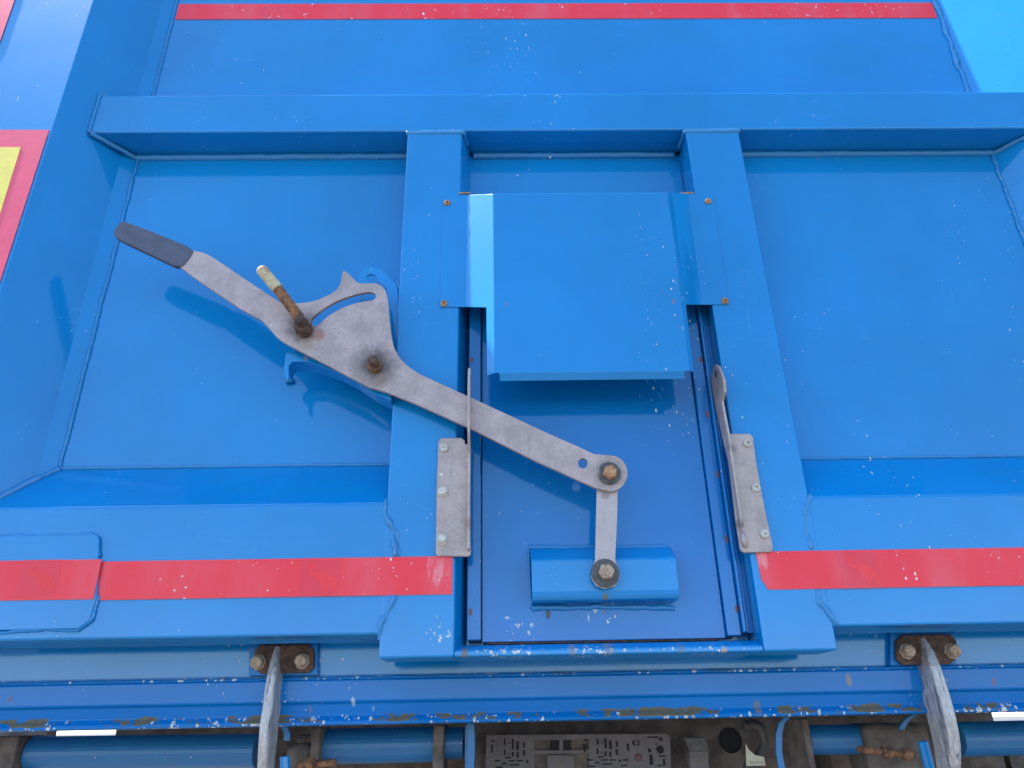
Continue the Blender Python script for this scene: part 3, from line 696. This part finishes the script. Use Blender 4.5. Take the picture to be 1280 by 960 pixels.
hook(-1, (311, 397, 798, 845), (318, 392, 806, 841), (323, 828), (378, 826.5), -.4590, -.4400, hp, 'left curved scraped steel latch hook on its rusty two-bolt plate')
hpr = [(y - 11, a, b - .004) for y, a, b in hp]
hook(1, (1113, 1195, 784, 832), (1121, 1196, 794, 830), (1133, 814.5), (1189, 814), .8075, .8300, hpr, 'right curved scraped steel latch hook on its rusty two-bolt plate')

# ---------------------------------------------------------------- trailer body behind, underframe
BD = empty('tipping_trailer', label='blue tipping trailer closed off behind the tailgate', cat='trailer')
link('leak_block_panel', box_bm(-1.24, 1.62, -.112, -.0595, 1.345, 3.69, sag=False), M['paint'], BD)  # unseen block added to stop sun leaking through the cavity
link('leak_block_filler', box_bm(-1.20, 1.58, -.0595, -.0092, 1.41, 3.6, sag=False), M['paint'], BD)  # unseen filler, closes the same light leak right behind the sheet
link('body_shell', box_bm(-1.24, 1.62, -8.5, -.11, 1.34, 3.7, sag=False), M['paint'], BD)
UF = empty('underframe', label='mud covered brown cross plate under the rail with a round hole', cat='underframe')
cx_ = at(913, 925, -.45)
hole = circ(cx_, .0285, 24)
bm = plate_bm([at(592, 880, -.45), at(1004, 880, -.45), at(1004, 1080, -.45), at(592, 1080, -.45)], .006, [hole])
link('cross_plate', bm, M['mud'], UF)
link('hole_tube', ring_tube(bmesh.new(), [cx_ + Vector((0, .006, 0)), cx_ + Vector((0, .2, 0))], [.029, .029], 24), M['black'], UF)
link('upper_shelf', box_bm(-.48, .92, -.60, -.47, 1.225, 1.30, sag=False), M['mud'], UF, bevel=.004)
link('gap_block_box', box_bm(-.62, 1.62, -1.3, -1.2, .55, 1.30, sag=False), M['mud'], UF)
link('gap_block_box', box_bm(1.64, 2.9, -1.3, -1.2, .4, at(1260, 912, -1.2).z, sag=False), M['mud'], UF)  # dark boxes added to block the bright view under the trailer
link('side_wall', box_bm(-1.24, -1.10, -1.3, -.5, .7, 1.24, sag=False), M['mud'], UF)
for (u0, u1, v, dd) in ((-40, 62, 905, -.85), (146, 640, 905, -.85), (935, 1232, 890, -.85)):
    a, b = at(u0, v, dd), at(u1, v, dd)
    link('frame_member', box_bm(a.x, b.x, dd - .05, dd, 1.0, 1.30, sag=False), M['mud'], UF, bevel=.004)
link('axle_beam', box_bm(-.55, -.1, -.80, -.62, 1.02, 1.235, sag=False), M['mud'], UF, bevel=.01)
for zc, w in ((1.11, .02),): 
    link('frame_member', box_bm(-.62, .02, -.95, -.90, .9, 1.14, sag=False), M['mud'], UF)
link('frame_member', box_bm(.78, .98, -.75, -.5, .9, 1.235, sag=False), M['mud'], UF, bevel=.006)
# tube sections
UT = empty('underride_tube', label='dusty blue underride tube running behind and below the rail', cat='tube')
def tubesec(x0, y0, x1, y1, r, d=-.25, end=True):
    p, q = at(x0, y0, d), at(x1, y1, d)
    n = 8; link('tube_section', ring_tube(bmesh.new(), [p.lerp(q, i / n) for i in range(n + 1)], [r] * (n + 1), 28), M['tube'], UT, smooth=False, bevel=.002)
tubesec(38, 942, 322, 938, .0330); tubesec(404, 933, 545, 930, .0345); tubesec(556, 929, 580, 928.5, .031)
tubesec(1008, 925, 1078, 924, .029); tubesec(1196, 924, 1330, 921, .034)
link('end_cap', box_bm(at(0, 940, -.25).x - .06, at(37, 940, -.25).x, -.30, -.20, 1.12, 1.247, sag=False), M['mud'], UT, bevel=.004)
for x0, x1, mt in ((543, 556, 'mud'), (582, 593, 'tube'), (393, 404, 'mud')):
    a, b = at(x0, 925, -.22), at(x1, 925, -.22)
    link('end_flange', box_bm(a.x, b.x, -.30, -.19, 1.13, 1.252, sag=False), M[mt], UT, bevel=.003)
a, b = at(1000, 925, -.22), at(1008, 925, -.22); link('end_flange', box_bm(a.x, b.x, -.30, -.19, 1.13, 1.252, sag=False), M['mud'], UT, bevel=.003)
a, b = at(1078, 925, -.22), at(1160, 925, -.22); link('cast_lug', box_bm(a.x, b.x, -.32, -.2, 1.14, 1.24, sag=False), M['mud'], UT, bevel=.02, seg=4)
a, b = at(360, 925, -.22), at(395, 925, -.22); link('cast_lug', box_bm(a.x, b.x, -.32, -.2, 1.12, 1.222, sag=False), M['mud'], UT, bevel=.02, seg=4)
# curved straps
def strap(pix, w, d, mat, parent, name='strap', th=.006):
    L = [at(x - w / 2, y, d) for x, y in pix]; R = [at(x + w / 2, y, d) for x, y in reversed(pix)]
    link(name, plate_bm(L + R, th), M[mat], parent, bevel=.001)
ST = 'blue curved hanger straps below the rail'
def strapthing(pix, w, d, mat, label):
    e = empty('hanger_strap', label=label, cat='strap', group=ST); strap(pix, w, d, mat, e)
strapthing([(352, 904), (356, 910), (359, 918), (358, 926)], 8, -.15, 'tube', 'short blue strap curling beside the left latch hook')
strapthing([(588, 904), (589, 918), (589, 938), (588, 962)], 9, -.15, 'tube', 'straight blue strap beside the licence plate holder')
strapthing([(985, 896), (977, 904), (974, 918), (974, 940), (978, 962)], 8, -.15, 'tube', 'curved blue strap right of the cream paper tag')
strapthing([(1146, 892), (1136, 898), (1130, 906), (1127, 912)], 8, -.15, 'tube', 'short curved blue strap left of the right latch hook')
PN = 'hinge pins at the hooks'
for pix, r, lab in (([(356, 945), (357, 975)], .010, 'blue round pin standing beside the left latch hook'), ([(1153, 926), (1163, 966)], .010, 'blue slanted pin beside the right latch hook')):
    p, q = at(*pix[0], -.12), at(*pix[1], -.12)
    tag(link('hinge_pin', ring_tube(bmesh.new(), [p, p.lerp(q, .03), q], [r * .7, r, r], 16), M['bracketblue'], smooth=False, bevel=.001), lab, 'pin', PN)
def threaded(p, q, r, lab, nuts):
    e = empty('threaded_bolt', label=lab, cat='bolt', group='rusty threaded bolts')
    n = int((q - p).length / .0018); bm = ring_tube(bmesh.new(), [p.lerp(q, i / n) for i in range(n + 1)], [r * (1.0 if i % 2 else .88) for i in range(n + 1)], 12)
    link('shank', bm, M['rust'], e)
    for t in nuts:
        a = p.lerp(q, t); dd = (q - p).normalized() * .009
        link('nut', ring_tube(bmesh.new(), [a - dd, a + dd], [r * 1.75, r * 1.75], 6), M['rust'], e, bevel=.001)
threaded(at(1072, 936, -.13), at(1142, 944, -.13), .0068, 'rusty threaded bolt lying level left of the right latch hook', (.52, .88))
threaded(at(372, 957, -.13), at(420, 953, -.13), .0075, 'rusty threaded bolt lying level right of the left latch hook', (.3,))
# licence plate holder
LP = empty('licence_plate_holder', label='muddy grey plastic licence plate holder full of small slots', cat='plate holder')
dH = -.40
outl = [at(x, y, dH) for x, y in ((608, 919), (832, 917), (838, 921), (840, 990), (606, 990))]
wins = [[at(x, y, dH) for x, y in w] for w in ([(668, 925), (699, 925), (699, 938), (668, 938)], [(704, 925), (736, 924), (736, 937), (704, 938)], [(668, 943), (736, 942), (736, 985), (668, 985)])]
link('holder_plate', plate_bm(outl, .006, wins), M['greyplastic'], LP, bevel=.0012)
inn = [at(x, y, dH - .007) for x, y in ((664, 922), (740, 921), (740, 988), (664, 988))]
link('inner_plate', plate_bm(inn, .003), M['mud'], LP)
link('centre_block', plate_bm([at(x, y, dH + .004) for x, y in ((684, 944), (718, 944), (718, 988), (684, 988))], .012), M['greyplastic'], LP, bevel=.001)
for (a, b) in ((688, 698.5), (704.5, 714)):
    link('painted_window_shade', plate_bm([at(x, y, dH - .004) for x, y in ((a, 925.5), (b, 925.5), (b, 937.5), (a, 937.5))], .001), M['black'], LP)  # black plates stand in for shade within the windows
bm = bmesh.new()
random.seed(3)
sl_ = []
for ox in (0, 116):
    for (x, y, w, h) in ((616, 926, 3, 2), (615, 936, 2, 10), (631, 928, 2, 8), (631, 940, 2, 7), (637, 929, 2, 2), (641, 930, 2.4, 13), (641, 943, 2.4, 6), (647, 932, 3, 11), (647, 944, 2.4, 7), (655, 931, 2.4, 7), (655, 941, 2.4, 7),
                         (635, 947, 8, 2), (622, 951, 7, 2), (630, 954.5, 6, 2), (640, 951, 8, 2), (650, 951, 8, 2), (643, 956, 12, 2), (624, 959, 9, 2), (636, 942, 2, 2), (659, 952, 3, 3)):
        sl_.append((x + ox, y - (1 if ox else 0), w, h))
sl_ += [(792, 929, 3, 2), (785, 934, 2.4, 9), (816, 921.5, 14, 2), (826, 924, 4, 4), (820, 930, 2, 2), (812, 938, 3.4, 5), (814, 950, 3, 13), (828, 945, 8, 2.2), (825, 957, 5, 2), (830, 953, 2, 9), (795, 926, 7, 1.2), (795, 931, 7, 1.2), (791.8, 928.5, 1.2, 6), (798.4, 928.5, 1.2, 6), (782, 950, 7, 2), (780, 957, 8, 2)]
for x, y, w, h in sl_:
    p, q = at(x - w / 2, y + h / 2, dH + .0004), at(x + w / 2, y - h / 2, dH + .0004)
    box_bm(p.x, q.x, dH - .004, dH + .0006, p.z, q.z, bm, sag=False)
tag(link('slots', bm, M['black'], LP), kind='stuff')  # solid black boxes, their colour imitates the shade in open slots
rc = at(825, 937, dH + .001)
link('round_socket', lathe_y(bmesh.new(), rc, [(.0085, 0), (.0085, .002), (.0055, .002), (.0055, .0005), (.0025, .0005), (.0025, .002)], 16), M['black'], LP)
link('red_reflector', lathe_y(bmesh.new(), at(798, 947, dH + .001), [(.008, 0), (.007, .003), (.004, .004)], 16), plain('dull_red_lens', (.13, .05, .05)), LP)
LB = empty('plate_lamp', label='grey box lamp with dark slanted top right of the plate holder', cat='lamp')
link('lamp_body', plate_bm([at(x, y, -.36) for x, y in ((862, 938), (886, 937), (887, 990), (862, 990))], .05), M['greyplastic'], LB, bevel=.002)
link('lamp_hood', plate_bm([at(x, y, -.358) for x, y in ((855, 921), (882, 922), (887, 938), (886, 940), (862, 940))], .06), M['washer'], LB, bevel=.003)
PT = empty('paper_tag', label='torn cream paper tag with faded writing under the rail', cat='tag')
link('paper', plate_bm([at(x, y, -.30) for x, y in ((932, 929), (936, 937), (944, 944), (955, 946), (957, 957), (933, 957.5))], .0008), M['paper'], PT)
bm = bmesh.new()
for x, y, w, h in ((938, 953, .5, 3), (940, 952, 1.6, .5), (941.5, 954, .5, 2.4), (944, 952, 1.6, .5), (944.5, 953.6, 1.6, .5), (947, 953, .5, 2.8), (949.6, 951.8, 1.5, .5), (950, 954, 1.5, .5), (952.6, 953, .5, 2.8)):
    p, q = at(x - w / 2, y + h / 2, -.2994), at(x + w / 2, y - h / 2, -.2994); box_bm(p.x, q.x, -.2998, -.2993, p.z, q.z, bm, sag=False)
link('writing', bm, M['ink'], PT)
AH = empty('air_hose', label='dirty black curved hose hanging behind the paper tag', cat='hose')
hp2 = [at(x, y, -.36) for x, y in ((930, 908), (940, 905), (951, 909), (956, 922), (955, 936), (948, 946), (937, 952), (930, 975))]
link('hose', ring_tube(bmesh.new(), densify(hp2, .006), [.011] * len(densify(hp2, .006)), 12), M['washer'], AH, smooth=True)
